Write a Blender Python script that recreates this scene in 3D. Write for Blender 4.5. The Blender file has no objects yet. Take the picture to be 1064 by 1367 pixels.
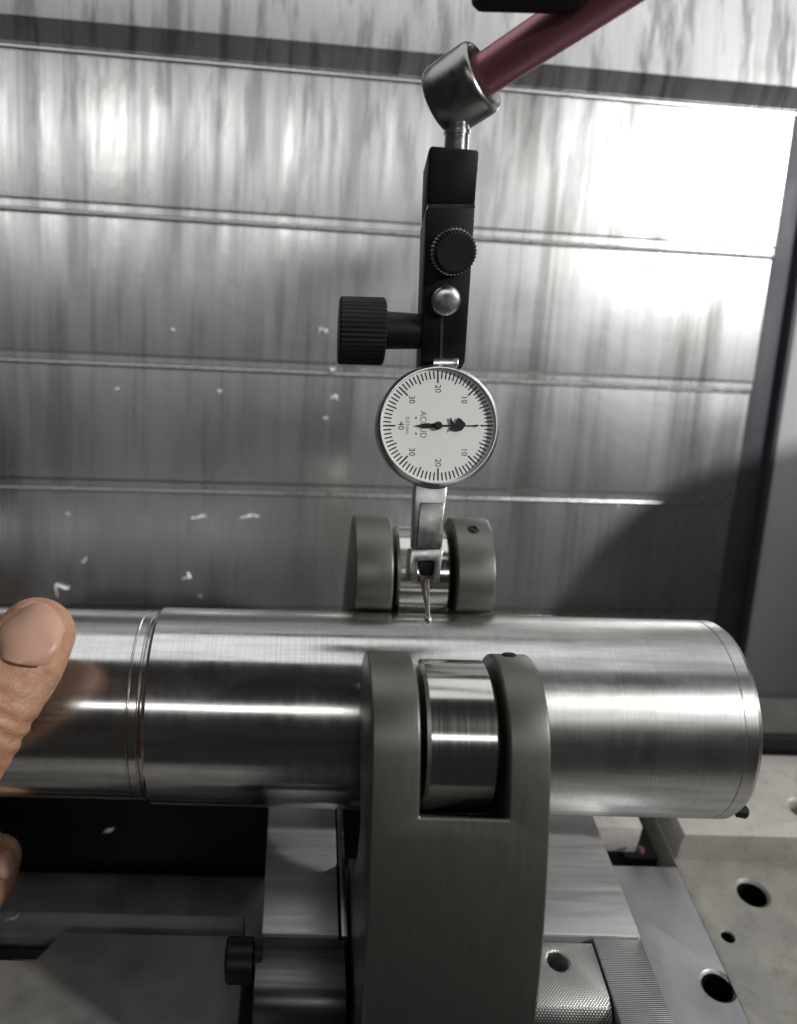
import bpy, bmesh, math, random
from mathutils import Vector, Matrix, noise

random.seed(7)
S = 0.001                                   # geometry is written in millimetres
scene = bpy.context.scene
COL = scene.collection

# ------------------------------------------------------------------ camera
FOC, PX, PY = 1100.0, 400.0, 683.0          # focal length and optical axis in photo pixels (1064 x 1367)
PITCH, ROLL = math.radians(28), math.radians(1.4)
R0 = Vector((1, 0, 0)); U0 = Vector((0, math.sin(PITCH), math.cos(PITCH))); FW = Vector((0, math.cos(PITCH), -math.sin(PITCH)))
CR = R0 * math.cos(ROLL) + U0 * math.sin(ROLL)
CU = U0 * math.cos(ROLL) - R0 * math.sin(ROLL)
CP = Vector((0, -212.3, 186.7))
CAMROT = Matrix((CR, CU, -FW)).transposed()

cam_d = bpy.data.cameras.new('camera')
cam = bpy.data.objects.new('camera', cam_d); COL.objects.link(cam)
cam.matrix_world = Matrix.Translation(CP * S) @ CAMROT.to_4x4()
cam_d.sensor_fit = 'VERTICAL'; cam_d.sensor_height = 36.0; cam_d.sensor_width = 36.0
cam_d.lens = 36.0 * FOC / 1367.0
cam_d.shift_x = (532.0 - PX) / 1367.0
cam_d.shift_y = (PY - 683.5) / 1367.0
cam_d.clip_start = 0.005; cam_d.clip_end = 20
cam_d.dof.use_dof = True; cam_d.dof.focus_distance = 0.235; cam_d.dof.aperture_fstop = 9.0
scene.camera = cam

def ray(px, py): return FW + CR * ((px - PX) / FOC) - CU * ((py - PY) / FOC)
def at_depth(px, py, d): return CP + ray(px, py) * d
def on_level(px, py, z):
    r = ray(px, py); return CP + r * ((z - CP.z) / r.z)

# ------------------------------------------------------------------ world, lamps, exposure
world = bpy.data.worlds.new('World'); scene.world = world; world.use_nodes = True
wb = world.node_tree.nodes['Background']
wb.inputs['Color'].default_value = (1.0, 0.95, 0.90, 1); wb.inputs['Strength'].default_value = 0.026

def area_lamp(name, loc, target, sx, sy, power, colour=(1, 1, 1)):
    d = bpy.data.lights.new(name, 'AREA'); d.shape = 'RECTANGLE'; d.size = sx * S; d.size_y = sy * S
    d.energy = power; d.color = colour
    o = bpy.data.objects.new(name, d); COL.objects.link(o)
    v = (Vector(target) - Vector(loc)).normalized()
    o.rotation_euler = v.to_track_quat('-Z', 'Y').to_euler(); o.location = Vector(loc) * S
    return o
area_lamp('strip_lamp', (180, -2300, 1800), (60, 60, 60), 2200, 230, 9.6, (1.0, 0.995, 0.985))
area_lamp('ceiling_lamp', (60, 150, 430), (60, 60, 0), 760, 300, 0.85, (0.98, 0.99, 1.0))
WORK = (860, -380, 600)
area_lamp('work_lamp', WORK, (160, 120, 20), 42, 42, 8.6, (1.0, 0.99, 0.975))

vs = scene.view_settings
vs.view_transform = 'Standard'; vs.look = 'None'; vs.gamma = 1.0; vs.use_curve_mapping = False; vs.exposure = 0.0
scene.render.engine = 'CYCLES'
scene.cycles.max_bounces = 8; scene.cycles.use_denoising = True
scene.cycles.sample_clamp_indirect = 6.0

# ------------------------------------------------------------------ materials
class NT:
    def __init__(s, name):
        s.m = bpy.data.materials.new(name); s.m.use_nodes = True
        s.t = s.m.node_tree; s.b = s.t.nodes['Principled BSDF']
        s.tc = s.t.nodes.new('ShaderNodeTexCoord')
    def n(s, typ, **kw):
        x = s.t.nodes.new(typ)
        for k, v in kw.items(): setattr(x, k, v)
        return x
    def l(s, a, b): s.t.links.new(a, b)
    def noise(s, scale=(1, 1, 1), size=1.0, detail=4, rough=0.55, loc=(0, 0, 0), rot=(0, 0, 0), dist=0.0):
        mp = s.n('ShaderNodeMapping'); mp.inputs['Scale'].default_value = scale
        mp.inputs['Location'].default_value = loc; mp.inputs['Rotation'].default_value = rot
        s.l(s.tc.outputs['Object'], mp.inputs['Vector'])
        nz = s.n('ShaderNodeTexNoise'); nz.inputs['Scale'].default_value = size
        nz.inputs['Detail'].default_value = detail; nz.inputs['Roughness'].default_value = rough
        nz.inputs['Distortion'].default_value = dist
        s.l(mp.outputs[0], nz.inputs['Vector']); return nz.outputs['Fac']
    def ramp(s, fac, stops):
        r = s.n('ShaderNodeValToRGB'); e = r.color_ramp.elements
        while len(e) > 1: e.remove(e[-1])
        e[0].position = stops[0][0]; e[0].color = stops[0][1]
        for p, c in stops[1:]:
            q = e.new(p); q.color = c
        s.l(fac, r.inputs[0]); return r.outputs[0]
    def mapr(s, fac, a, b, lo=0.3, hi=0.7):
        r = s.n('ShaderNodeMapRange'); s.l(fac, r.inputs[0])
        for i, v in enumerate((lo, hi, a, b)): r.inputs[i + 1].default_value = v
        return r.outputs[0]
    def math(s, op, a, b=None):
        m = s.n('ShaderNodeMath', operation=op)
        for i, v in enumerate((a, b)):
            if v is None: continue
            if isinstance(v, (int, float)): m.inputs[i].default_value = v
            else: s.l(v, m.inputs[i])
        return m.outputs[0]
    def mix(s, fac, a, b):
        m = s.n('ShaderNodeMix', data_type='RGBA')
        s.l(fac, m.inputs[0])
        for i, v in ((6, a), (7, b)):
            if isinstance(v, tuple): m.inputs[i].default_value = v
            else: s.l(v, m.inputs[i])
        return m.outputs[2]
    def bump(s, h, strength=0.2, dist=0.0005, prev=None):
        b = s.n('ShaderNodeBump'); b.inputs['Strength'].default_value = strength; b.inputs['Distance'].default_value = dist
        s.l(h, b.inputs['Height'])
        if prev is not None: s.l(prev, b.inputs['Normal'])
        return b.outputs[0]
    def set(s, **kw):
        for k, v in kw.items():
            i = s.b.inputs[k.replace('_', ' ')]
            if isinstance(v, (int, float, tuple)): i.default_value = v
            else: s.l(v, i)
        return s

def g(v, t=(1, 1, 1)): return (v * t[0], v * t[1], v * t[2], 1)

def plain(name, col, rough, metal=0.0, var=0.15, size=60, bump=0.0, spec=0.5):
    k = NT(name)
    nz = k.noise(size=size)
    c0 = tuple(x * (1 - var) for x in col) + (1,); c1 = tuple(min(1, x * (1 + var)) for x in col) + (1,)
    k.set(Base_Color=k.ramp(nz, [(0.3, c0), (0.7, c1)]), Metallic=metal, Roughness=k.mapr(nz, rough * 0.85, min(1, rough * 1.2)))
    k.b.inputs['Specular IOR Level'].default_value = spec
    if bump: k.set(Normal=k.bump(k.noise(size=size * 12, detail=3), bump, 0.0003))
    return k.m

def brushed(name, val, rough, stretch, tint=(1, 1, 1), lines=0.15, rvar=0.25, cvar=1.0, metal=1.0, aniso=0.0, tan=None, rot=0.0, size=1.0):
    """steel with fine directional grain; stretch = noise scale per axis (per metre)"""
    k = NT(name)
    f = k.noise(scale=stretch, size=size, detail=5, rough=0.65)
    b = k.noise(size=14, detail=5)
    col = k.mix(k.mapr(f, 0, 1), g(val * (1 - 0.2 * cvar), tint), g(min(1, val * (1 + 0.15 * cvar)), tint))
    col = k.mix(k.mapr(b, 0.0, 0.5 * cvar), col, g(val * 0.72, tint))
    r = k.math('ADD', k.mapr(f, rough * (1 - rvar), rough * (1 + rvar)), k.mapr(b, -0.05, 0.06))
    k.set(Base_Color=col, Metallic=metal, Roughness=r, Normal=k.bump(f, lines, 0.0002))
    if aniso:
        k.set(Anisotropic=aniso, Anisotropic_Rotation=rot)
        t = k.n('ShaderNodeTangent', direction_type='RADIAL', axis=tan); k.l(t.outputs[0], k.b.inputs['Tangent'])
    return k.m

def mat_shaft():
    k = NT('turned_steel')
    sx = k.n('ShaderNodeSeparateXYZ'); k.l(k.tc.outputs['Object'], sx.inputs[0])
    fine = k.noise(scale=(2600, 6, 6), detail=4, rough=0.7)          # circumferential turning marks
    mid = k.noise(scale=(160, 30, 30), detail=4, rough=0.6)
    blot = k.noise(size=38, detail=6, rough=0.65, dist=0.6)
    smear = k.noise(scale=(22, 260, 260), detail=4, rough=0.6)
    rightness = k.mapr(sx.outputs[0], 0.0, 1.0, 0.018, 0.064)          # polished journal | coarser ground half
    r_pol = k.math('ADD', k.mapr(mid, 0.15, 0.23), k.mapr(blot, -0.02, 0.03))
    r_gr = k.math('ADD', k.mapr(blot, 0.28, 0.42), k.mapr(smear, -0.05, 0.05))
    rm = k.n('ShaderNodeMix'); k.l(rightness, rm.inputs[0]); k.l(r_pol, rm.inputs[2]); k.l(r_gr, rm.inputs[3])
    col = k.mix(k.mapr(fine, 0, 1), g(0.50, (1, 0.985, 0.96)), g(0.68, (1, 0.99, 0.97)))
    col = k.mix(k.mapr(smear, 0.0, 0.7, 0.42, 0.72), col, g(0.34, (1, 0.98, 0.94)))
    col = k.mix(k.mapr(k.noise(size=90, detail=7, rough=0.7, loc=(4, 4, 1)), 0.0, 0.5, 0.55, 0.75), col, g(0.36, (1, 0.98, 0.95)))
    k.set(Base_Color=col, Metallic=1.0, Roughness=rm.outputs[0], Anisotropic=0.68, Anisotropic_Rotation=0.25)
    t = k.n('ShaderNodeTangent', direction_type='RADIAL', axis='X'); k.l(t.outputs[0], k.b.inputs['Tangent'])
    k.set(Normal=k.bump(smear, 0.06, 0.0002, k.bump(fine, 0.035, 0.0001)))
    return k.m

def mat_cover():
    k = NT('stained_stainless')
    st = k.noise(scale=(120, 3, 3), detail=5, rough=0.6)              # run-down coolant streaks
    st2 = k.noise(scale=(34, 7, 7), detail=3, rough=0.55, loc=(3, 1, 0))
    st3 = k.noise(scale=(380, 10, 10), detail=2, rough=0.5, loc=(1, 7, 0))
    bl = k.noise(size=7, detail=6, rough=0.55, dist=0.6)
    s = k.math('ADD', k.math('MULTIPLY', st, 0.5), k.math('MULTIPLY', st2, 0.5))
    col = k.ramp(s, [(0.36, (0.34, 0.335, 0.345, 1)), (0.44, (0.46, 0.455, 0.46, 1)), (0.50, (0.55, 0.55, 0.545, 1)), (0.58, (0.60, 0.595, 0.58, 1)), (0.66, (0.68, 0.68, 0.66, 1))])
    col = k.mix(k.mapr(st3, 0.0, 0.22, 0.52, 0.72), col, (0.26, 0.255, 0.27, 1))
    col = k.mix(k.mapr(bl, 0.0, 0.55, 0.42, 0.7), col, (0.41, 0.41, 0.425, 1))
    sp = k.n('ShaderNodeSeparateXYZ'); k.l(k.tc.outputs['Object'], sp.inputs[0])
    stain = k.mapr(k.noise(scale=(130, 17, 17), detail=6, rough=0.6, loc=(9, 4, 0)), 0.0, 1.0, 0.50, 0.60)
    stain = k.math('MULTIPLY', stain, k.mapr(sp.outputs[1], 0.06, 0.72, 0.13, 0.25))
    col = k.mix(stain, col, (0.20, 0.195, 0.205, 1))
    r = k.math('ADD', k.mapr(s, 0.38, 0.22, 0.38, 0.60), k.mapr(bl, -0.04, 0.05))
    r = k.math('ADD', r, k.mapr(st3, -0.02, 0.02))
    k.set(Base_Color=col, Metallic=0.90, Roughness=r)
    k.set(Normal=k.bump(bl, 0.10, 0.004))
    return k.m

def mat_milled(name, ang, freq, val=0.55):
    k = NT(name)
    h = None
    for a in ang:
        mp = k.n('ShaderNodeMapping'); mp.inputs['Rotation'].default_value = (0, 0, math.radians(a))
        k.l(k.tc.outputs['Object'], mp.inputs['Vector'])
        w = k.n('ShaderNodeTexWave'); w.inputs['Scale'].default_value = freq; w.inputs['Distortion'].default_value = 0.8
        w.inputs['Detail'].default_value = 2.0
        w.inputs['Detail Scale'].default_value = 2.0
        k.l(mp.outputs[0], w.inputs['Vector'])
        h = w.outputs['Fac'] if h is None else k.math('MULTIPLY', h, w.outputs['Fac'])
    b = k.noise(size=40, detail=4)
    col = k.mix(k.mapr(b, 0, 1), g(val * 0.8, (1, 0.99, 0.96)), g(val * 1.1, (1, 1, 0.98)))
    k.set(Base_Color=col, Metallic=1.0, Roughness=k.mapr(b, 0.30, 0.42), Normal=k.bump(h, 0.30, 0.0005))
    return k.m

def mat_cast(name, a, b, dirt):
    k = NT(name)
    n1 = k.noise(size=26, detail=7, rough=0.65); n2 = k.noise(size=130, detail=9, rough=0.8, dist=0.0, loc=(2, 2, 2))
    n3 = k.noise(size=320, detail=3)
    col = k.mix(k.mapr(n1, 0, 1), a, b)
    col = k.mix(k.mapr(n2, 0, 0.6, 0.50, 0.70), col, dirt)
    k.set(Base_Color=col, Metallic=0.25, Roughness=k.mapr(n1, 0.38, 0.62), Normal=k.bump(n3, 0.25, 0.0004, k.bump(n2, 0.2, 0.0006)))
    return k.m

def mat_skin():
    k = NT('skin')
    n1 = k.noise(size=130, detail=5, rough=0.6); n2 = k.noise(size=45, detail=4, loc=(1, 2, 3))
    cr = k.noise(scale=(300, 300, 900), detail=4, rough=0.6, dist=0.5)
    col = k.mix(k.mapr(n2, 0, 1), (0.47, 0.235, 0.155, 1), (0.56, 0.35, 0.21, 1))
    col = k.mix(k.mapr(n1, 0, 0.75, 0.47, 0.72), col, (0.36, 0.14, 0.095, 1))
    k.set(Base_Color=col, Roughness=k.mapr(n1, 0.42, 0.58), Normal=k.bump(cr, 0.5, 0.001, k.bump(k.noise(size=1100, detail=3), 0.35, 0.0006, k.bump(n1, 0.4, 0.0009))))
    k.set(Subsurface_Weight=0.25, Subsurface_Radius=(0.6, 0.25, 0.12), Subsurface_Scale=0.003)
    return k.m

M = {}
M['shaft'] = mat_shaft()
M['cover'] = mat_cover()
M['arm'] = brushed('oiled_arm_steel', 0.155, 0.42, (700, 90, 90), (1, 0.99, 0.90), lines=0.003, rvar=0.06, cvar=0.10, metal=0.85)
M['roller'] = brushed('polished_roller_steel', 0.55, 0.17, (900, 8, 8), (1, 0.98, 0.94), lines=0.008, cvar=0.4, aniso=0.7, tan='X', rot=0.25)
M['plate'] = brushed('ground_plate_steel', 0.56, 0.45, (30, 500, 500), (1, 1, 0.99), lines=0.05, cvar=0.7, metal=0.75)
M['block'] = brushed('dark_block_steel', 0.34, 0.36, (40, 700, 700), (1, 1, 0.97), lines=0.10)
M['dark_block'] = brushed('dark_reflection_steel', 0.13, 0.40, (40, 700, 700), (1, 1, 0.97), lines=0.06, cvar=0.5)  # dark reflection on the left block put into the base colour
M['stem'] = brushed('stem_steel', 0.45, 0.33, (300, 300, 300), lines=0.02)
M['milled'] = mat_milled('milled_steel', (90,), 560, 0.46)
M['knurl'] = mat_milled('cross_milled_steel', (45, -45), 480, 0.55)
M['black'] = plain('black_oxide', (0.007, 0.007, 0.008), 0.45, 0.0, 0.3, 90, 0.1, 0.3)
M['rubber'] = plain('black_rubber', (0.006, 0.006, 0.007), 0.55, 0.0, 0.2, 90, 0.0, 0.3)
M['chrome'] = brushed('satin_chrome', 0.72, 0.20, (400, 400, 400), lines=0.02)
M['bezel'] = brushed('bezel_chrome', 0.62, 0.32, (300, 300, 300), lines=0.02)
M['collar'] = brushed('grey_collar_steel', 0.33, 0.34, (300, 300, 300), (1, 0.99, 0.96), lines=0.04)
M['rod'] = plain('maroon_anodised', (0.40, 0.16, 0.19), 0.36, 0.45, 0.10, 50, 0.0)
M['stub'] = plain('rusty_stub', (0.09, 0.04, 0.036), 0.6)
M['dial'] = plain('dial_white', (0.78, 0.78, 0.765), 0.5, 0.0, 0.02, 40, 0.0, 0.3)
M['ink'] = plain('dial_ink', (0.02, 0.02, 0.02), 0.6, 0, 0.1, 40, 0.0, 0.2)
M['ink_grey'] = plain('dial_grey_ink', (0.15, 0.15, 0.15), 0.6, 0, 0.1, 40, 0.0, 0.2)
M['bed'] = plain('oily_bed', (0.27, 0.272, 0.262), 0.45, 0.3, 0.35, 45, 0.2)
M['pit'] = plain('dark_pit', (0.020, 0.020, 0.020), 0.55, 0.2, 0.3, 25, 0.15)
M['table'] = mat_cast('worn_cast_table', (0.19, 0.184, 0.165, 1), (0.36, 0.35, 0.315, 1), (0.12, 0.11, 0.09, 1))
M['slab'] = mat_cast('cream_cast_slab', (0.40, 0.385, 0.35, 1), (0.50, 0.48, 0.445, 1), (0.22, 0.20, 0.16, 1))
M['smooth'] = brushed('scraped_table_steel', 0.46, 0.45, (60, 25, 60), (1, 1, 1.02), lines=0.05, cvar=1.4)
M['paint'] = plain('grey_enclosure_paint', (0.54, 0.54, 0.55), 0.45, 0, 0.06, 18, 0.05)
M['post'] = plain('dark_post', (0.050, 0.048, 0.060), 0.5, 0.1, 0.2, 30)
M['blocker_paint'] = plain('shadow_blocker_paint', (0.08, 0.085, 0.09), 0.5, 0, 0.1, 20)
M['skin'] = mat_skin()
M['nail'] = plain('nail', (0.58, 0.345, 0.26), 0.42, 0, 0.06, 160, 0.12, 0.4)
M['nail'].node_tree.nodes['Principled BSDF'].inputs['Subsurface Weight'].default_value = 0.15
M['nail'].node_tree.nodes['Principled BSDF'].inputs['Subsurface Scale'].default_value = 0.002
M['chip'] = plain('bright_chip', (0.90, 0.90, 0.88), 0.35, 0.15, 0.1, 200)

# ------------------------------------------------------------------ mesh helpers
class MB:
    def __init__(s): s.v = []; s.f = []
    def add(s, vs, fs):
        o = len(s.v); s.v += [tuple(v) for v in vs]; s.f += [tuple(i + o for i in f) for f in fs]; return s
    def box(s, x0, x1, y0, y1, z0, z1):
        return s.hexa([(x0, y0, z0), (x1, y0, z0), (x1, y1, z0), (x0, y1, z0)], [(x0, y0, z1), (x1, y0, z1), (x1, y1, z1), (x0, y1, z1)])
    def hexa(s, a, b):
        return s.add(list(a) + list(b), [(0, 3, 2, 1), (4, 5, 6, 7), (0, 1, 5, 4), (1, 2, 6, 5), (2, 3, 7, 6), (3, 0, 4, 7)])
    def prism(s, prof, off):
        """polygon of 3-D points extruded by a vector"""
        n = len(prof); a = [Vector(p) for p in prof]; b = [p + Vector(off) for p in a]
        return s.add(a + b, [tuple(range(n))[::-1], tuple(range(n, 2 * n))] + [(i, (i + 1) % n, n + (i + 1) % n, n + i) for i in range(n)])
    def lathe(s, org, axis, prof, n=48, caps=True):
        """prof = [(distance along axis, radius)...]"""
        ax = Vector(axis).normalized(); u = ax.orthogonal().normalized(); w = ax.cross(u); org = Vector(org)
        vs = []; fs = []
        for t, r in prof:
            for i in range(n):
                a = 2 * math.pi * i / n; vs.append(org + ax * t + (u * math.cos(a) + w * math.sin(a)) * r)
        for j in range(len(prof) - 1):
            for i in range(n):
                k = (i + 1) % n; fs.append((j * n + i, j * n + k, (j + 1) * n + k, (j + 1) * n + i))
        if caps: fs.append(tuple(range(n))[::-1]); fs.append(tuple(range((len(prof) - 1) * n, len(prof) * n)))
        return s.add(vs, fs)
    def tube(s, path, rad, n=16, flat=1.0, up=None):
        P = [Vector(p) for p in path]; vs = []; fs = []
        prev = None
        for j, p in enumerate(P):
            t = (P[min(j + 1, len(P) - 1)] - P[max(j - 1, 0)]).normalized()
            if prev is None:
                u = (Vector(up) - t * Vector(up).dot(t)).normalized() if up else t.orthogonal().normalized()
            else: u = (prev - t * prev.dot(t)).normalized()
            prev = u; w = t.cross(u)
            for i in range(n):
                a = 2 * math.pi * i / n; vs.append(p + u * math.cos(a) * rad[j] * flat + w * math.sin(a) * rad[j])
        for j in range(len(P) - 1):
            for i in range(n):
                k = (i + 1) % n; fs.append((j * n + i, j * n + k, (j + 1) * n + k, (j + 1) * n + i))
        fs.append(tuple(range(n))[::-1]); fs.append(tuple(range((len(P) - 1) * n, len(P) * n)))
        return s.add(vs, fs)
    def mesh(s, name):
        me = bpy.data.meshes.new(name); me.from_pydata([(x * S, y * S, z * S) for x, y, z in s.v], [], s.f)
        bm = bmesh.new(); bm.from_mesh(me); bmesh.ops.recalc_face_normals(bm, faces=bm.faces); bm.to_mesh(me); bm.free()
        return me

def bake(o):
    dg = bpy.context.evaluated_depsgraph_get(); dg.update()
    me = bpy.data.meshes.new_from_object(o.evaluated_get(dg)); me.name = o.data.name
    mats = list(o.data.materials); o.modifiers.clear(); o.data = me
    me.materials.clear()
    for m in mats: me.materials.append(m)

def obj(name, mb, mat, parent=None, bevel=0.0, smooth=30, seg=2, cut=None):
    me = mb.mesh(name) if isinstance(mb, MB) else mb
    o = bpy.data.objects.new(name, me); COL.objects.link(o)
    me.materials.append(M[mat])
    if parent is not None:
        o.parent = parent; o.matrix_parent_inverse = PINV.get(parent.name, Matrix())
    if cut:
        cs = []
        for c in cut:
            co = bpy.data.objects.new('cutter', c.mesh('cutter')); COL.objects.link(co); cs.append(co)
            if parent is not None and parent.name in LOCALS:
                co.matrix_world = LOCALS[parent.name]
            b = o.modifiers.new('cut', 'BOOLEAN'); b.operation = 'DIFFERENCE'; b.object = co; b.solver = 'EXACT'
        if bevel:
            bv = o.modifiers.new('bevel', 'BEVEL'); bv.width = bevel * S; bv.segments = seg; bv.limit_method = 'ANGLE'; bv.angle_limit = math.radians(35)
        bake(o)
        for co in cs: bpy.data.objects.remove(co)
    elif bevel:
        bv = o.modifiers.new('bevel', 'BEVEL'); bv.width = bevel * S; bv.segments = seg; bv.limit_method = 'ANGLE'; bv.angle_limit = math.radians(35)
        bake(o)
    me = o.data
    if smooth:
        me.shade_smooth(); me.set_sharp_from_angle(angle=math.radians(smooth))
    return o

PINV = {}; LOCALS = {}
def thing(name, label, cat, loc=(0, 0, 0), group=None, frame=None):
    """Empty at the thing's base. Parts are given in world mm, or in the local frame when one is passed."""
    o = bpy.data.objects.new(name, None); COL.objects.link(o); o.empty_display_size = 0.01
    if frame is not None:
        o.matrix_world = frame; LOCALS[o.name] = frame
    else:
        o.location = Vector(loc) * S; PINV[o.name] = Matrix.Translation(-Vector(loc) * S)
    tag(o, label, cat, group); return o
def tag(o, label, cat, group=None):
    o['label'] = label; o['category'] = cat
    if group: o['group'] = group
    return o
def structure(o): o['kind'] = 'structure'; return o

# ------------------------------------------------------------------ wall: telescopic way cover
UH = (CR * 8885 - CU * 194 + FW * 1100).normalized()
VD = (-CR * 300 - CU * 5817 + FW * 1100); VD = (VD - UH * VD.dot(UH)).normalized(); VU = -VD
WN = UH.cross(VU).normalized()
WO = at_depth(500, 815, 403)
WFRAME = Matrix.Translation(WO * S) @ Matrix((UH, VU, WN)).transposed().to_4x4()
def wall_uv(px, py, w=0.0):
    r = ray(px, py); o = WO + WN * w
    p = CP + r * ((o - CP).dot(WN) / r.dot(WN)); d = p - WO
    return Vector((d.dot(UH), d.dot(VU), d.dot(WN)))

cover = thing('way_cover', 'stained stainless steel way cover of overlapping horizontal panels behind the shaft', 'machine cover', frame=WFRAME)
vl = [-170, -62, -3, 57.5, 114, 177, 240, 300]
for k in range(len(vl) - 1):
    w = (k - 3) * 1.4 if k < 6 else (k - 3) * 1.4 + 3
    v0, v1 = vl[k], vl[k + 1]
    lip = 9.5 if k == 6 else 4.2
    lower = (k - 4) * 1.4; lean = 7.0 if k == 6 else 0.0
    prof = [(w - 3.2, v0 + 0.4), (lower + 0.4, v0), (lower + 1.0, v0 + 0.3), (w - 0.5, v0 + lip - 1.0), (w, v0 + lip), (w - lean, v1 - 0.8), (w - 0.3 - lean, v1 + 2), (w - 3.2 - lean, v1 + 2)]
    mb = MB().prism([(-300, v, ww) for ww, v in prof], (480.5, 0, 0))
    obj('panel', mb, 'cover', cover, smooth=25)
    # rolled edge along the top of each panel catches the lamp
    if 1 <= k <= 5:
        obj('edge_bead', MB().tube([(-300, v1 - 0.9, w + 0.25), (180.2, v1 - 0.9, w + 0.25)], [0.95, 0.95], 12), 'bezel', cover)

post = thing('corner_post', 'dark upright seal strip between the steel cover and the side panel', 'post', frame=WFRAME)
obj('seal', MB().box(181, 196, -170, 330, -22, -3), 'post', post, 0.8)
obj('flange', MB().box(196.2, 199, -170, 330, -22, 1), 'post', post, 0.6)
side = thing('side_panel', 'pale grey painted enclosure panel at the right edge', 'wall panel', frame=WFRAME)
c, s_ = math.cos(math.radians(4)), math.sin(math.radians(4))
obj('sheet', MB().prism([(199.2, -170, -1), (199.2 + 240 * c, -170, -1 + 240 * s_), (199.2 + 240 * c + 2, -170, -4 + 240 * s_), (201, -170, -5)], (0, 500, 0)), 'paint', side, 0.5)

# ------------------------------------------------------------------ machine bed and table
pit = structure(obj('machine_floor', MB().prism([(-420, -330, -205), (430, -330, -205), (430, 200, -205), (-420, 200, -205)], (0, 0, -15)), 'pit', None))
bed = structure(obj('machine_bed', MB().prism([(-260, -31, -75), (-260, -41, -75), (-84, -41, -75), (-78, -31, -75), (-15, -31, -75), (-15, -180, -75), (-260, -180, -75)][::-1], (0, 0, -30)), 'bed', None, 1.0))
ledge = structure(obj('bed_ledge', MB().box(-260, -16, -30, -20, -88, -80), 'bed', None, 0.8))

back = structure(obj('dark_backing', MB().box(-260, -9.5, 44, 60, -205, -40), 'pit', None, 1.0))  # dark slab added so the view under the shaft stays black
shelf = structure(obj('bed_shelf', MB().box(-260, -9.5, 5, 43.5, -150, -140), 'bed', None, 1.0))
H1 = on_level(1005, 1192, -75); H2 = on_level(958, 1318, -75); H3 = on_level(968, 1250, -75)
def hole(x, y, z, r, depth=22, ch=1.2):
    return MB().lathe((x, y, z + 1), (0, 0, -1), [(0, r + ch + 1), (1 + ch, r), (depth, r)], 32)
table = structure(obj('machine_table', MB().box(146, 420, -180, 100, -110, -75), 'table', None, 0.6, cut=[hole(H1.x, H1.y, -75, 5.0), hole(H3.x + 1, H3.y, -75, 2.2, 12, 0.3), hole(205, -45, -75, 5.0), hole(232, -9, -75, 5.0)]))
guide = structure(obj('table_guide', MB().box(104.6, 145.4, -180, 0.5, -110, -74.2), 'smooth', None, 0.6, cut=[hole(H2.x, H2.y, -74.2, 4.8, 22, 1.0), hole(128, -92, -74.2, 4.8)]))
def hole_insert(x, y, z, r, parent):
    obj('thread_insert', MB().lathe((x, y, z - 0.9), (0, 0, -1), [(0, r - 0.1), (19.5, r - 0.15), (20, r - 0.6), (20.2, 0.05)], 32, False), 'black', parent)
for x_, y_, z_, r_, o_ in ((H1.x, H1.y, -75, 5.0, table), (H3.x + 1, H3.y, -75, 2.2, table), (H2.x, H2.y, -74.2, 4.8, guide)): hole_insert(x_, y_, z_, r_, o_)
HS = on_level(1064, 1078, -61)
slab = structure(obj('table_slab', MB().box(146.5, 420, 4.5, 47, -76, -61), 'slab', None, 1.4, cut=[hole(HS.x + 1.5, HS.y, -61, 4.0)]))
seal = structure(obj('gap_shade_strip', MB().box(120, 420, 49, 53, -76, -54), 'rubber', None, 0.8))  # black strip stands in for the shaded gap behind the slab
rail = structure(obj('table_rail', MB().box(104.6, 133, 8, 46, -76, -62), 'slab', None, 1.2))
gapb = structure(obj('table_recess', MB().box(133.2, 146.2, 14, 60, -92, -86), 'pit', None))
clip = tag(obj('pipe_stub', MB().lathe((131.5, 5.5, -70), (0.5, -1, 0.15), [(0, 1.2), (1.4, 1.4), (2.2, 1.2), (2.6, 0.6)], 16), 'stub', None), 'small reddish stub in the dark gap beside the cream slab', 'stub')

# guard plate added out of view to shade the lower right of the wall
th = thing('shadow_blocker', 'tall dark guard plate with a curved edge added out of view to shadow the cover', 'blocker', (300, 42, -61))
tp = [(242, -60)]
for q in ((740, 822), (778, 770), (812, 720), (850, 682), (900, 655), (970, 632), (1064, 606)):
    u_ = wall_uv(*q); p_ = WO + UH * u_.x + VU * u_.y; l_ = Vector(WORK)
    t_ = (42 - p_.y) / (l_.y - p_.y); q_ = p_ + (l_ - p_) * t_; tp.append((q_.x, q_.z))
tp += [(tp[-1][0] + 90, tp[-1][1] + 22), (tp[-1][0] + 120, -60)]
obj('plate', MB().prism([(x, 35, z) for x, z in tp], (0, 14, 0)), 'blocker_paint', th, 1.0)
obj('foot', MB().box(tp[0][0] + 20, tp[-1][0], 20, 47, -61, -30), 'blocker_paint', th, 2.0)

# ------------------------------------------------------------------ steady rest
rest = thing('steady_rest', 'steel steady rest gripping the shaft with two roller arms and clamp blocks', 'steady rest', (38, 0, -110))
def arc(cx, cz, r, a0, a1, n):
    return [(cx + r * math.cos(math.radians(a0 + (a1 - a0) * i / n)), cz + r * math.sin(math.radians(a0 + (a1 - a0) * i / n))) for i in range(n + 1)]
def arm_profile(cy, cz, rt, bottom):
    """profile in the plane across the shaft: roller tip, convex outer back, concave inner side (front arm, negative side)"""
    p = arc(cy, cz, rt, -4, 150, 24)
    o = bottom
    a = Vector(p[-1]); ctrl = Vector((a.x - 21.8, a.y - 37.6))
    for i in range(1, 13):
        t = i / 12; q = a * (1 - t) ** 2 + ctrl * 2 * t * (1 - t) + Vector(o) * t * t; p.append((q.x, q.y))
    p += [(o[0] + 6, -118), (-32, -118), (-34, -70)]
    p += arc(0, 0, 50, 242, 176, 10)
    return p
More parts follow.
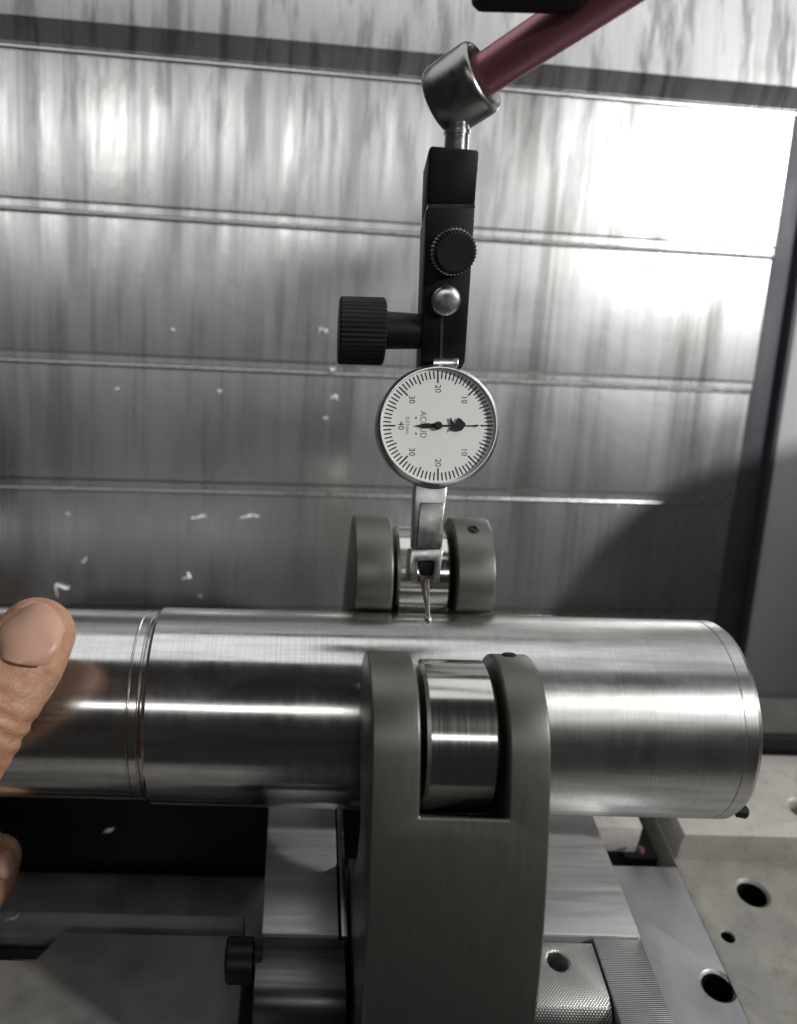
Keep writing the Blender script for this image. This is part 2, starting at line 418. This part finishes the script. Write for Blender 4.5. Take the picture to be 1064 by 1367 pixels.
def make_arm(sign, prof, x0, x1, slot, roller_c, rr, rx):
    prof3 = [(x0, sign * y, z) for y, z in prof]
    cy, cz = roller_c[0] * sign, roller_c[1]
    ymin, ymax = sorted((cy - sign * 0 - 70, cy + 70))
    k = rr * 1.02 * math.sqrt(2)
    cp = [(cy - sign * 60, cz - k + 60), (cy - sign * 4, cz - k + 4), (cy + sign * 40, cz - k + 4), (cy + sign * 40, cz + 70), (cy - sign * 60, cz + 70)]
    cutter = MB().prism([(slot[0], y_, z_) for y_, z_ in cp], (slot[1] - slot[0], 0, 0))
    o = obj('arm', MB().prism(prof3, (x1 - x0, 0, 0)), 'arm', rest, 0.7, 40, 3, cut=[cutter])
    r = obj('roller', MB().lathe((rx[0], cy, cz), (1, 0, 0), [(0, 8), (0.01, rr - 0.9), (0.9, rr), (rx[1] - rx[0] - 0.9, rr), (rx[1] - rx[0] - 0.01, rr - 0.9), (rx[1] - rx[0], 8)], 96), 'roller', o)
    r.matrix_parent_inverse = (Matrix.Translation(-Vector(rest.location)) if False else Matrix())
    pin = obj('pin', MB().lathe((slot[0] - 4, cy, cz), (1, 0, 0), [(0, 6), (slot[1] - slot[0] + 8, 6)], 32), 'black', o)
    return o
front_arm = make_arm(1, arm_profile(-43.2, 29.7, 21.8, (-90, -34)), 19.0, 63.0, (31.1, 52.8), (-43.2, 29.7), 20.0, (33.1, 51.1))
rear_arm = make_arm(-1, arm_profile(-40.4, 28.0, 20.8, (-86, -34)), 19.3, 66.8, (32.2, 53.8), (-40.4, 28.0), 17.4, (34.0, 52.2))
for sx, cy_, cz_, rt_, ang, w_ in ((60.3, 40.4, 28.0, 20.8, 98, 2.0), (57.6, -43.2, 29.7, 21.8, 62, 1.9)):
    nv_ = Vector((0, math.cos(math.radians(ang)), math.sin(math.radians(ang)))); o_ = Vector((sx, cy_, cz_)) + nv_ * rt_
    obj('screw', MB().lathe(o_, nv_, [(-3, w_), (0.25, w_), (0.55, w_ * 0.8), (0.55, w_ * 0.45), (-0.4, w_ * 0.42)], 20), 'black', rest)

obj('left_plate', MB().box(-8.5, 15.2, -51, 46, -110, -45), 'plate', rest, 0.6)
obj('liner', MB().box(15.9, 18.0, -51, 46, -110, -45.4), 'block', rest, 0.4)
obj('right_plate', MB().prism([(64.6, -49, -45), (108, -49, -45), (107, 46, -45), (64.6, 46, -45)], (0, 0, -65)), 'plate', rest, 0.6)
obj('milled_ledge', MB().prism([(93.2, -140, -45.8), (109.0, -140, -45.8), (108.2, -49.2, -45.8), (93.2, -49.2, -45.8)], (0, 0, -64)), 'milled', rest, 0.6)
obj('left_block', MB().prism([(-10, -51.3, -46.6), (-10, -66, -46.6), (-10, -69, -47.6), (-10, -71.5, -50.5), (-10, -72.5, -56), (-10, -73, -110), (-10, -51.3, -110)], (27, 0, 0)), 'dark_block', rest, 0.4)
HK = on_level(745, 1283, -46.4)
obj('cross_milled_block', MB().prism([(65.2, -50.6, -46.4), (65.2, -67, -46.4), (65.2, -70, -47.2), (65.2, -72.5, -50), (65.2, -73.5, -55), (65.2, -74, -110), (65.2, -50.6, -110)], (27.6, 0, 0)), 'knurl', rest, 0.4, cut=[hole(HK.x, HK.y, -46.4, 3.0, 14, 0.5)])
# black clamp screw on the left block
kc = on_level(330, 1274, -55)
kn = obj('clamp_screw', MB().lathe((-18.8, -56.5, -50), (1, 0, 0), [(0, 5.9), (0.6, 6.5), (8.0, 6.5), (8.6, 4.5), (10.8, 4.5)], 40), 'black', rest)
obj('socket_washer', MB().lathe((-19.2, -56.5, -50), (1, 0, 0), [(0, 3.2), (0.6, 3.2)], 6), 'black', rest)

# ------------------------------------------------------------------ workpiece shaft
shaft = thing('steel_shaft', 'large turned steel shaft lying across the picture in the steady rest', 'shaft', (0, 0, -32))
R1, R2 = 32.0, 30.7
prof = [(-190, 20), (-190, R2), (-50.3, R2), (-50.1, R2 + 0.2), (-49.9, R2 + 0.25), (-49.7, R2 + 0.2), (-49.5, R2), (-47.3, R2), (-47.1, R2 + 0.2), (-46.9, R2 + 0.25), (-46.7, R2 + 0.2), (-46.5, R2), (-46.1, R2 - 0.5), (-45.8, R2 - 0.5), (-45.5, R2), (-45.3, R1 - 0.7), (-44.4, R1),
        (133.0, R1), (133.15, R1 - 0.3), (133.5, R1 - 0.3), (133.65, R1), (137.3, R1), (138.6, R1 - 0.7), (139.4, R1 - 2.0), (139.8, R1 - 4.0), (139.8, 18)]
obj('body', MB().lathe((0, 0, 0), (1, 0, 0), prof, 192), 'shaft', shaft, smooth=28)
obj('end_cap', MB().lathe((139.7, 0, 0), (1, 0, 0), [(0, 24), (2.6, 24), (3.2, 23.3), (3.2, 6)], 96), 'chrome', shaft, smooth=28)
obj('grub_screw', MB().lathe((139.0, -27.0, -14), (1, -0.2, 0), [(0, 2.0), (2.6, 2.0), (3.2, 1.4)], 16), 'black', shaft)

# ------------------------------------------------------------------ dial test indicator (its own frame: right, up along the dial, out of the dial)
TIPD = 254.0
TIP = at_depth(572, 831, TIPD)
IFRAME = Matrix.Translation(TIP * S) @ CAMROT.to_4x4()
tl = Vector(((572 - PX) / FOC * TIPD, -(831 - PY) / FOC * TIPD))
def L(px, py, w):
    d = TIPD - w
    return Vector(((px - PX) / FOC * d - tl.x, -(py - PY) / FOC * d - tl.y, w))
def ppm(w): return (TIPD - w) / FOC          # mm per photo pixel at that height above the tip plane

ind = thing('dial_indicator', 'round white dial test indicator touching the top of the shaft', 'dial indicator', frame=IFRAME)
DW = 14.0
DC = L(586, 567.5, DW); dr = 83.0 * ppm(DW)
obj('bezel', MB().lathe((DC.x, DC.y, 3.0), (0, 0, 1), [(0, dr * 0.86), (0.4, dr * 0.97), (3.5, dr * 0.985), (4.0, dr), (8.6, dr), (9.6, dr * 0.985), (10.4, dr * 0.955), (10.9, dr * 0.94), (10.9, dr * 0.925), (9.0, dr * 0.912), (8.3, dr * 0.905), (8.0, dr * 0.6)], 128), 'bezel', ind, smooth=50)
FZ = 12.25
face = obj('dial_face', MB().lathe((DC.x, DC.y, FZ - 0.4), (0, 0, 1), [(0, dr * 0.913), (0.4, dr * 0.913)], 128), 'dial', ind, smooth=20)
marks = MB()
def radial(mb, ang, r0, r1, wd, z):
    c_, s__ = math.cos(ang), math.sin(ang); d = Vector((c_, s__, 0)); n_ = Vector((-s__, c_, 0)); o_ = Vector((DC.x, DC.y, z))
    mb.add([o_ + d * r0 - n_ * wd / 2, o_ + d * r1 - n_ * wd / 2, o_ + d * r1 + n_ * wd / 2, o_ + d * r0 + n_ * wd / 2], [(0, 1, 2, 3)])
for i in range(80):
    a = 2 * math.pi * i / 80
    r0 = dr * (0.69 if i % 10 == 0 else 0.725 if i % 5 == 0 else 0.76)
    radial(marks, a, r0, dr * 0.89, dr * (0.026 if i % 10 == 0 else 0.022), FZ + 0.03)
for i in range(81):
    pass
so = obj('scale_marks', marks, 'ink', ind, smooth=0)

def text_mesh(txt, size, mat, parent, centre, rot, name, stretch=1.0):
    cu = bpy.data.curves.new(name, 'FONT'); cu.body = txt; cu.size = size * S; cu.align_x = 'CENTER'; cu.align_y = 'CENTER'; cu.resolution_u = 3
    t = bpy.data.objects.new('txt', cu); COL.objects.link(t)
    dg = bpy.context.evaluated_depsgraph_get(); dg.update()
    me = bpy.data.meshes.new_from_object(t.evaluated_get(dg)); bpy.data.objects.remove(t)
    c_, s__ = math.cos(rot), math.sin(rot)
    for v in me.vertices:
        x, y = v.co.x * stretch, v.co.y
        v.co = Vector((x * c_ - y * s__ + centre[0] * S, x * s__ + y * c_ + centre[1] * S, centre[2] * S))
    o = bpy.data.objects.new(name, me); COL.objects.link(o); me.materials.append(M[mat]); o.parent = parent
    return o
CW = -math.pi / 2
for i, tx in ((10, '10'), (20, '20'), (30, '30'), (40, '40'), (50, '30'), (60, '20'), (70, '10')):
    a = 2 * math.pi * i / 80
    text_mesh(tx, dr * 0.135, 'ink', ind, (DC.x + math.cos(a) * dr * 0.60, DC.y + math.sin(a) * dr * 0.60, FZ + 0.03), CW, 'numeral')
k_ = ppm(DW)
text_mesh('ACCUD', 12.2 * k_, 'ink_grey', ind, (DC.x - 20.0 * k_, DC.y + 1.5 * k_, FZ + 0.03), CW, 'maker_name', 0.85)
text_mesh('0.01mm', 8.2 * k_, 'ink_grey', ind, (DC.x - 41 * k_, DC.y + 0.5 * k_, FZ + 0.03), CW, 'range_text', 0.9)
ar = MB()
for sg in (-1, 1):
    y = DC.y + sg * 9.5 * k_; x = DC.x - 29.5 * k_
    ar.add([(x - 1.6 * k_, y, FZ + 0.03), (x + 1.6 * k_, y, FZ + 0.03), (x, y - sg * -3.0 * k_, FZ + 0.03)], [(0, 1, 2)])
obj('arrow_mark', ar, 'ink', ind, smooth=0)
# hand of the dial: long pointer, counterweight, the dark wing shaped plate
hz = FZ + 0.25
def flat(pts, z, t=0.22):
    return MB().prism([(DC.x + x * k_, DC.y + y * k_, z) for x, y in pts], (0, 0, t))
ptr = thing_ptr = obj('pointer', flat([(-30, -0.6), (-26, -1.0), (-22, -2.4), (-14, -3.4), (-7, -2.6), (0, -1.2), (46, -0.6), (52, -1.4), (56, 0), (52, 1.4), (46, 0.6), (0, 1.2), (-7, 2.6), (-14, 3.4), (-22, 2.4), (-26, 1.0), (-30, 0.6)][::1], hz), 'ink', ind, smooth=0)
obj('pointer_plate', flat([(15.5, 10.5), (17.2, 10.2), (19.5, 6.0), (22.2, 1.8), (23.6, 4.0), (25.2, 8.6), (27.0, 10.6), (30, 9.2), (34, 5.4), (36.8, 2.4), (34.8, -2.5), (31.6, -6.6), (27, -7.4), (23, -7.0), (19, -5.4), (15.6, -8.2), (16.3, -4), (18.0, 0), (16.2, 4.5)], hz + 0.12), 'ink', ind, smooth=0)
obj('hub', MB().lathe((DC.x, DC.y, FZ), (0, 0, 1), [(0, 5.4 * k_), (1.0, 5.4 * k_), (1.25, 4.2 * k_)], 32), 'ink', ind)
# dovetail on the top, stem and fork below, contact lever
a = [L(574, 493, 6), L(608, 493, 6), L(608, 482, 6), L(575, 482, 6)]
obj('dovetail', MB().prism(a, (0, 0, 5)), 'chrome', ind, 0.3)
def slabpx(pts, w0, w1, w0b=None):
    f_ = [L(x, y, w1) for x, y in pts]
    return MB().prism([(p.x, p.y, w0) for p in f_], (0, 0, w1 - w0))
obj('stem', slabpx([(555, 640), (598, 640), (596, 668), (590, 733), (551, 733), (553, 668)], 3.0, 9.0), 'stem', ind, 0.5)
obj('stem_cover', slabpx([(561, 671), (594, 671), (588, 733), (556, 733)], 8.8, 9.9), 'collar', ind, 0.3)
obj('fork', slabpx([(548, 733), (592, 733), (589, 756), (587, 777), (578, 777), (580, 749), (558, 749), (557, 777), (544, 777), (546, 756)], 2.6, 9.6), 'stem', ind, 0.4)
obj('pivot', slabpx([(558, 748), (580, 748), (578, 769), (562, 769)], 3.4, 7.0), 'black', ind, 0.6)
st = [L(568, 766, 5.2), L(567, 775, 5.0), L(570.5, 808, 2.6), L(572, 824, 1.2)]
obj('lever', MB().tube(st, [1.35, 1.45, 0.85, 0.55], 20), 'chrome', ind)
tipc = L(572, 827.5, 1.0)
bs = [(0.0, 0.05)] + [(1.25 - 1.25 * math.cos(math.pi * i / 12), max(0.05, 1.25 * math.sin(math.pi * i / 12))) for i in range(1, 13)]
obj('contact_ball', MB().lathe(tipc + Vector((0, 1.25, 0)), (0, -1, 0), bs, 24), 'chrome', ind)

# ------------------------------------------------------------------ holder and arm of the indicator stand
hold = thing('indicator_stand', 'black clamp holder with knobs hanging from a maroon stand rod', 'stand', frame=IFRAME)
def hw(py): return 5.0 + (482 - py) / 287.0 * 24.0           # the bar leans out of the dial plane as it rises
def bar(pts, t, extra=0.0):
    f_ = [L(x, y, hw(y) + 5.5 + extra) for x, y in pts]; b_ = [p - Vector((0, 0.45 * t * 0.4, t)) for p in f_]
    return MB().hexa(b_, f_)
obj('clamp_body', bar([(562, 484), (621, 484), (635, 277), (569, 277)], 11.5), 'black', hold, 0.6)
obj('swivel_block', bar([(570, 273), (635, 273), (641, 199), (573, 193)], 11.5), 'black', hold, 0.9)
obj('joint_shim', bar([(571, 277.5), (634, 277.5), (634, 272.5), (571, 272.5)], 10.5, -0.1), 'chrome', hold)
kp = L(604, 336, hw(336) + 5.0); rr = 31 * ppm(hw(336) + 8)
nrm = Vector((0, -0.36, 1)).normalized(); side_x = Vector((1, 0, 0))
def knurled(mb, org, axis, r, h, n=36, depth=0.35):
    ax = Vector(axis).normalized(); u = ax.orthogonal().normalized(); w = ax.cross(u); vs_ = []; fs = []
    rows = [(0, r - 0.6), (0.5, r), (h - 0.5, r), (h, r - 0.7)]
    m = n * 2
    for t, r_ in rows:
        for i in range(m):
            a_ = 2 * math.pi * i / m; q = r_ - (depth if i % 2 else 0); vs_.append(Vector(org) + ax * t + (u * math.cos(a_) + w * math.sin(a_)) * q)
    for j in range(3):
        for i in range(m):
            k2 = (i + 1) % m; fs.append((j * m + i, j * m + k2, (j + 1) * m + k2, (j + 1) * m + i))
    fs.append(tuple(range(m))[::-1]); fs.append(tuple(range(3 * m, 4 * m)))
    return mb.add(vs_, fs)
obj('knurled_ring', knurled(MB(), kp, nrm, rr + 0.1, 2.0), 'collar', hold, smooth=15)
obj('front_knob', knurled(MB(), kp + nrm * 1.2, nrm, rr - 0.5, 4.2), 'rubber', hold, smooth=15)
bp = L(594, 401, hw(401) + 5.0)
br = 20.5 * ppm(hw(401) + 7)
obj('silver_button', MB().lathe(bp, nrm, [(0, br), (1.2, br), (1.9, br * 0.93), (2.4, br * 0.75), (2.7, br * 0.4), (2.75, 0.1)], 48), 'bezel', hold, smooth=60)
obj('slit', bar([(587, 481), (590.5, 481), (592, 424), (588.5, 424)], 3, 0.35), 'chrome', hold)
kx = L(513, 441, hw(441)); kr = 44.5 * ppm(hw(441))
obj('side_knob', knurled(MB(), L(452, 441, hw(441)), (1, -0.03, 0.0), kr, (513 - 452) * ppm(hw(441)), 44, 0.25), 'rubber', hold, smooth=15)
obj('knob_shank', MB().lathe(kx, (1, -0.03, 0), [(-1, 25 * ppm(8)), (50 * ppm(8), 23 * ppm(8))], 32), 'black', hold)
# stem and collar and rod
cw = hw(195) + 1.5
c0 = L(609, 197, cw); c1 = L(611, 160, cw + 2)
obj('neck', MB().lathe(c0, c1 - c0, [(-1.5, 3.3), (3.2, 3.3), (3.3, 3.6), (4.3, 3.6), (4.4, 3.2), ((c1 - c0).length + 2, 3.2)], 32), 'chrome', hold)
rc = L(617, 119, cw + 2.5)                                    # centre of the collar
rd = Vector((0.915, 0.318, 0)).normalized() * math.cos(math.radians(37)) + Vector((0, 0, math.sin(math.radians(37)))); rd.normalize()
co = 49 * ppm(cw + 4)
obj('collar', MB().lathe(rc, rd, [(-7.4, co * 0.3), (-7.4, co * 0.86), (-6.9, co * 0.93), (-5.6, co * 0.98), (-3, co), (4.6, co), (5.8, co * 0.98), (6.5, co * 0.92), (6.6, co * 0.86), (6.0, co * 0.80), (1, co * 0.76), (1, co * 0.2)], 64), 'collar', hold, smooth=50)
obj('rod', MB().lathe(rc, rd, [(0, 5.3), (60, 6.0), (130, 6.6)], 64), 'rod', hold)
# black lock lever over the rod at the top of the picture
kb = L(702, -26, 58)
obj('lock_body', MB().prism([L(628, 10, 56), L(636, 20, 56), (L(765, 23, 56)), L(778, 11, 56), L(800, -60, 56), L(620, -60, 56)], (0, 0, 9)), 'black', hold, 1.4)

# ------------------------------------------------------------------ hand gripping the left end of the shaft
def spline(pts, n=8):
    P = [Vector(p) for p in pts]; out = []
    for i in range(len(P) - 1):
        p0, p1, p2, p3 = P[max(i - 1, 0)], P[i], P[i + 1], P[min(i + 2, len(P) - 1)]
        for j in range(n):
            t = j / n
            out.append(0.5 * ((2 * p1) + (p2 - p0) * t + (2 * p0 - 5 * p1 + 4 * p2 - p3) * t * t + (3 * p1 - p0 - 3 * p2 + p3) * t ** 3))
    out.append(P[-1]); return out
def digit(mb, pts, flat=0.92, up=None):
    """pts = (x, y, z, radius); rounded tip"""
    q = spline([Vector(p).to_4d() if len(p) == 3 else Vector(p) for p in pts], 8)
    path = [Vector(p[:3]) for p in q]; rad = [p[3] for p in q]
    t = (path[-1] - path[-2]).normalized(); r = rad[-1]
    for f_ in (0.35, 0.62, 0.82, 0.95, 1.0):
        path.append(Vector(q[-1][:3]) + t * r * 0.95 * f_); rad.append(max(0.3, r * math.sqrt(max(0.0, 1 - f_ * f_))))
    mb.tube(path, rad, 24, flat, up)
def C4(px, py, d, r): p = at_depth(px, py, d); return (p.x, p.y, p.z, r)
hand = thing('hand', 'hand with thumb on top of the shaft at the left edge', 'hand', at_depth(-150, 1060, 240))
hm = MB()
# thumb
digit(hm, [C4(-190, 1150, 236, 17), C4(-110, 1080, 228, 14.5), C4(-50, 1003, 223, 12.8), C4(-8, 936, 224, 12.2), C4(26, 884, 229, 12.4), C4(50, 845, 235, 11.0)], 0.86, up=-FW)
# index finger under the shaft, its tip turned up into view
digit(hm, [C4(-230, 1130, 275, 12), C4(-125, 1190, 275, 10.5), C4(-60, 1215, 277, 9.4), C4(-17, 1182, 283, 8.6), C4(0, 1142, 288, 7.6)], 0.95, up=-FW)
# middle, ring and little finger behind it
digit(hm, [C4(-235, 1120, 285, 12), C4(-150, 1190, 292, 10.5), C4(-75, 1215, 300, 9.6), C4(-35, 1160, 304, 9.0), C4(-25, 1125, 306, 8.0)], 0.95)
digit(hm, [C4(-240, 1080, 300, 11.5), C4(-170, 1140, 310, 10), C4(-105, 1160, 320, 9), C4(-75, 1120, 324, 8.4), C4(-68, 1095, 325, 7.6)], 0.95)
digit(hm, [C4(-250, 1040, 312, 10), C4(-190, 1090, 322, 8.8), C4(-135, 1110, 332, 8), C4(-110, 1085, 335, 7.4), C4(-104, 1070, 336, 6.8)], 0.95)
# palm and wrist
for i, t in enumerate((0, 0.33, 0.67, 1)):
    hm.tube([at_depth(-200, 1160 - 100 * t, 245 + 60 * t), at_depth(-300, 1190 - 90 * t, 240 + 60 * t), at_depth(-390, 1230 - 60 * t, 235 + 45 * t), at_depth(-560, 1330 - 40 * t, 220 + 30 * t)], [15, 17, 17, 18], 20)
me = hm.mesh('skin_mesh')
skin = bpy.data.objects.new('skin', me); COL.objects.link(skin); me.materials.append(M['skin'])
rm = skin.modifiers.new('remesh', 'REMESH'); rm.mode = 'VOXEL'; rm.voxel_size = 0.0011; rm.adaptivity = 0
sm = skin.modifiers.new('smooth', 'SMOOTH'); sm.iterations = 6; sm.factor = 0.5
bake(skin)
# skin folds over the thumb joint
fold = [at_depth(-12, 925, 214), at_depth(-4, 940, 214), at_depth(-22, 958, 213), at_depth(-34, 972, 213)]
ax_t = (at_depth(18, 880, 229) - at_depth(-45, 1000, 223)).normalized() * S
for v in skin.data.vertices:
    n_ = v.normal; q = v.co
    j = at_depth(-10, 935, 222) * S
    s1 = (q - j).dot(ax_t.normalized()) / S
    if -22 < s1 < 12 and (q - j).length < 0.03:
        wv = noise.noise(q * 160) * 1.5
        v.co = q + n_ * (math.sin(s1 * 1.25 + wv) * 0.38 * S * math.exp(-((s1 + 5) / 9) ** 2))
skin.data.shade_smooth()
skin.parent = hand; skin.matrix_parent_inverse = PINV[hand.name]
# thumb nail: curved plate lying on the thumb
def nail(ca, cb, width, length, nrm_, arch, parent):
    t = (cb - ca).normalized(); n_ = (nrm_ - t * nrm_.dot(t)).normalized(); w_ = t.cross(n_)
    mb = MB(); nu, nv = 12, 12; vs_ = []
    for j in range(nv + 1):
        b = j / nv
        hw_ = width / 2 * (0.86 + 0.14 * math.sin(math.pi * min(1, b * 1.2)))
        end = 0.0
        for i in range(nu + 1):
            a_ = i / nu * 2 - 1
            along = b * length
            if b > 0.5: along -= (b - 0.5) * 2 * (a_ * a_) * length * 0.24
            else: along += (0.5 - b) * 2 * (a_ * a_) * length * 0.16
            vs_.append(ca + t * along + w_ * (a_ * hw_) + n_ * (arch * (1 - a_ * a_) - 1.2 * b * b - 10.0 * max(0.0, 0.32 - b) ** 2 - 0.35))
    base = len(vs_)
    vs2 = vs_ + [v - n_ * 0.7 for v in vs_]; fs = []
    W = nu + 1
    for j in range(nv):
        for i in range(nu):
            q = (j * W + i, j * W + i + 1, (j + 1) * W + i + 1, (j + 1) * W + i); fs.append(q); fs.append(tuple(x + base for x in q[::-1]))
    edge = [i for i in range(W)] + [j * W + nu for j in range(1, nv + 1)] + [nv * W + i for i in range(nu - 1, -1, -1)] + [j * W for j in range(nv - 1, 0, -1)]
    for i in range(len(edge)):
        a_, b = edge[i], edge[(i + 1) % len(edge)]; fs.append((a_, b, b + base, a_ + base))
    mb.add(vs2, fs); return obj('nail', mb, 'nail', parent, smooth=60)
nail(at_depth(16, 886, 218), at_depth(58, 814, 226), 18.5, 18.0, -FW - CR * 0.25 + CU * 0.15, 3.0, hand)
nail(at_depth(8, 1173, 277.5), at_depth(14, 1124, 283), 6.6, 9.0, -FW * 0.7 + CR * 0.7, 1.2, hand)

# ------------------------------------------------------------------ metal chips stuck on the cover
chips = [(265, 690, 20, 8, 'pair'), (333, 689, 26, 6, 'pair'), (80, 785, 22, 40, 'curl'), (431, 441, 12, 20, 'curl'), (250, 770, 12, 60, 'curl'), (444, 493, 8, 0, 'dot'), (113, 748, 8, 30, 'dot'),
         (446, 530, 10, -20, 'curl'), (434, 558, 6, 0, 'dot'), (267, 796, 6, 0, 'dot'), (90, 686, 6, 0, 'dot'), (293, 522, 6, 0, 'dot'), (156, 519, 6, 0, 'dot'), (825, 675, 6, 0, 'dot'), (230, 440, 6, 0, 'dot'), (866, 357, 6, 0, 'dot')]
lab = ['bright straight metal chip on the dark panel, left of its twin', 'bright straight metal chip on the dark panel, nearest the rear roller arm', 'curly metal chip on the cover just above the thumb', 'small curled chip beside the black side knob',
       'thick short chip on the dark panel above the shaft step', 'tiny chip just under the black side knob', 'tiny chip on the cover above and right of the thumb chip', 'thin curled chip left of the dial', 'tiny chip left of the dial, lowest of that cluster',
       'tiny chip just above the shaft step', 'tiny chip high above the thumb on the lowest panel', 'tiny chip on the fourth panel, right one of two', 'tiny chip on the fourth panel, left one of two', 'tiny chip near the shadow edge right of the dial', 'tiny chip on the third panel at the lower middle', 'tiny chip on the third panel at the far right']
def panel_w(v):
    for k in range(len(vl) - 1):
        if vl[k] <= v < vl[k + 1]: return (k - 3) * 1.4
    return 0
for i, (x, y, ln, an, kd) in enumerate(chips):
    p = wall_uv(x, y); p = wall_uv(x, y, panel_w(p.y)); lm = ln * 0.35
    fr = WFRAME @ Matrix.Translation(p * S) @ Matrix.Rotation(math.radians(an), 4, 'Z')
    rnd = random.Random(i); mb = MB(); path = []
    n_ = 14
    for j in range(n_):
        t = j / (n_ - 1) - 0.5
        k = {'pair': 0.04, 'curl': 0.30, 'dot': 0.2}[kd]
        path.append((t * lm, math.sin(t * 7 + i) * lm * k, 0.25 + abs(math.cos(t * 6 + i)) * lm * 0.08))
    rad = [(0.8 if ln > 8 else 0.5) * (0.35 + 0.65 * math.sin(math.pi * (j + 0.5) / n_)) * rnd.uniform(0.7, 1.2) for j in range(n_)]
    mb.tube(path, rad, 8, 0.7)
    o = obj('metal_chip', mb, 'chip', None, smooth=40); o.matrix_world = fr
    tag(o, lab[i], 'metal chip', 'metal chips stuck on the way cover')
fl = [(146, 1114, -190, 14, 'white metal chip lying in the dark gap under the shaft'), (18, 1232, -76, 18, 'pale metal chip below the fingers at the left edge')]
for i, (x, y, z, ln, lb) in enumerate(fl):
    p = on_level(x, y, z) if i else at_depth(x, y, 330); d = 0.3 * ln
    path = [(p.x + (j / 9 - 0.5) * d, p.y + math.sin(j * 0.7) * 0.7, p.z + (j / 9) * d * 0.8 + 0.6) for j in range(10)]
    tag(obj('metal_chip', MB().tube(path, [0.9 * (0.4 + math.sin(math.pi * (j + .5) / 10)) for j in range(10)], 8, 0.5), 'chip', None), lb, 'metal chip', 'loose chips around the bed')
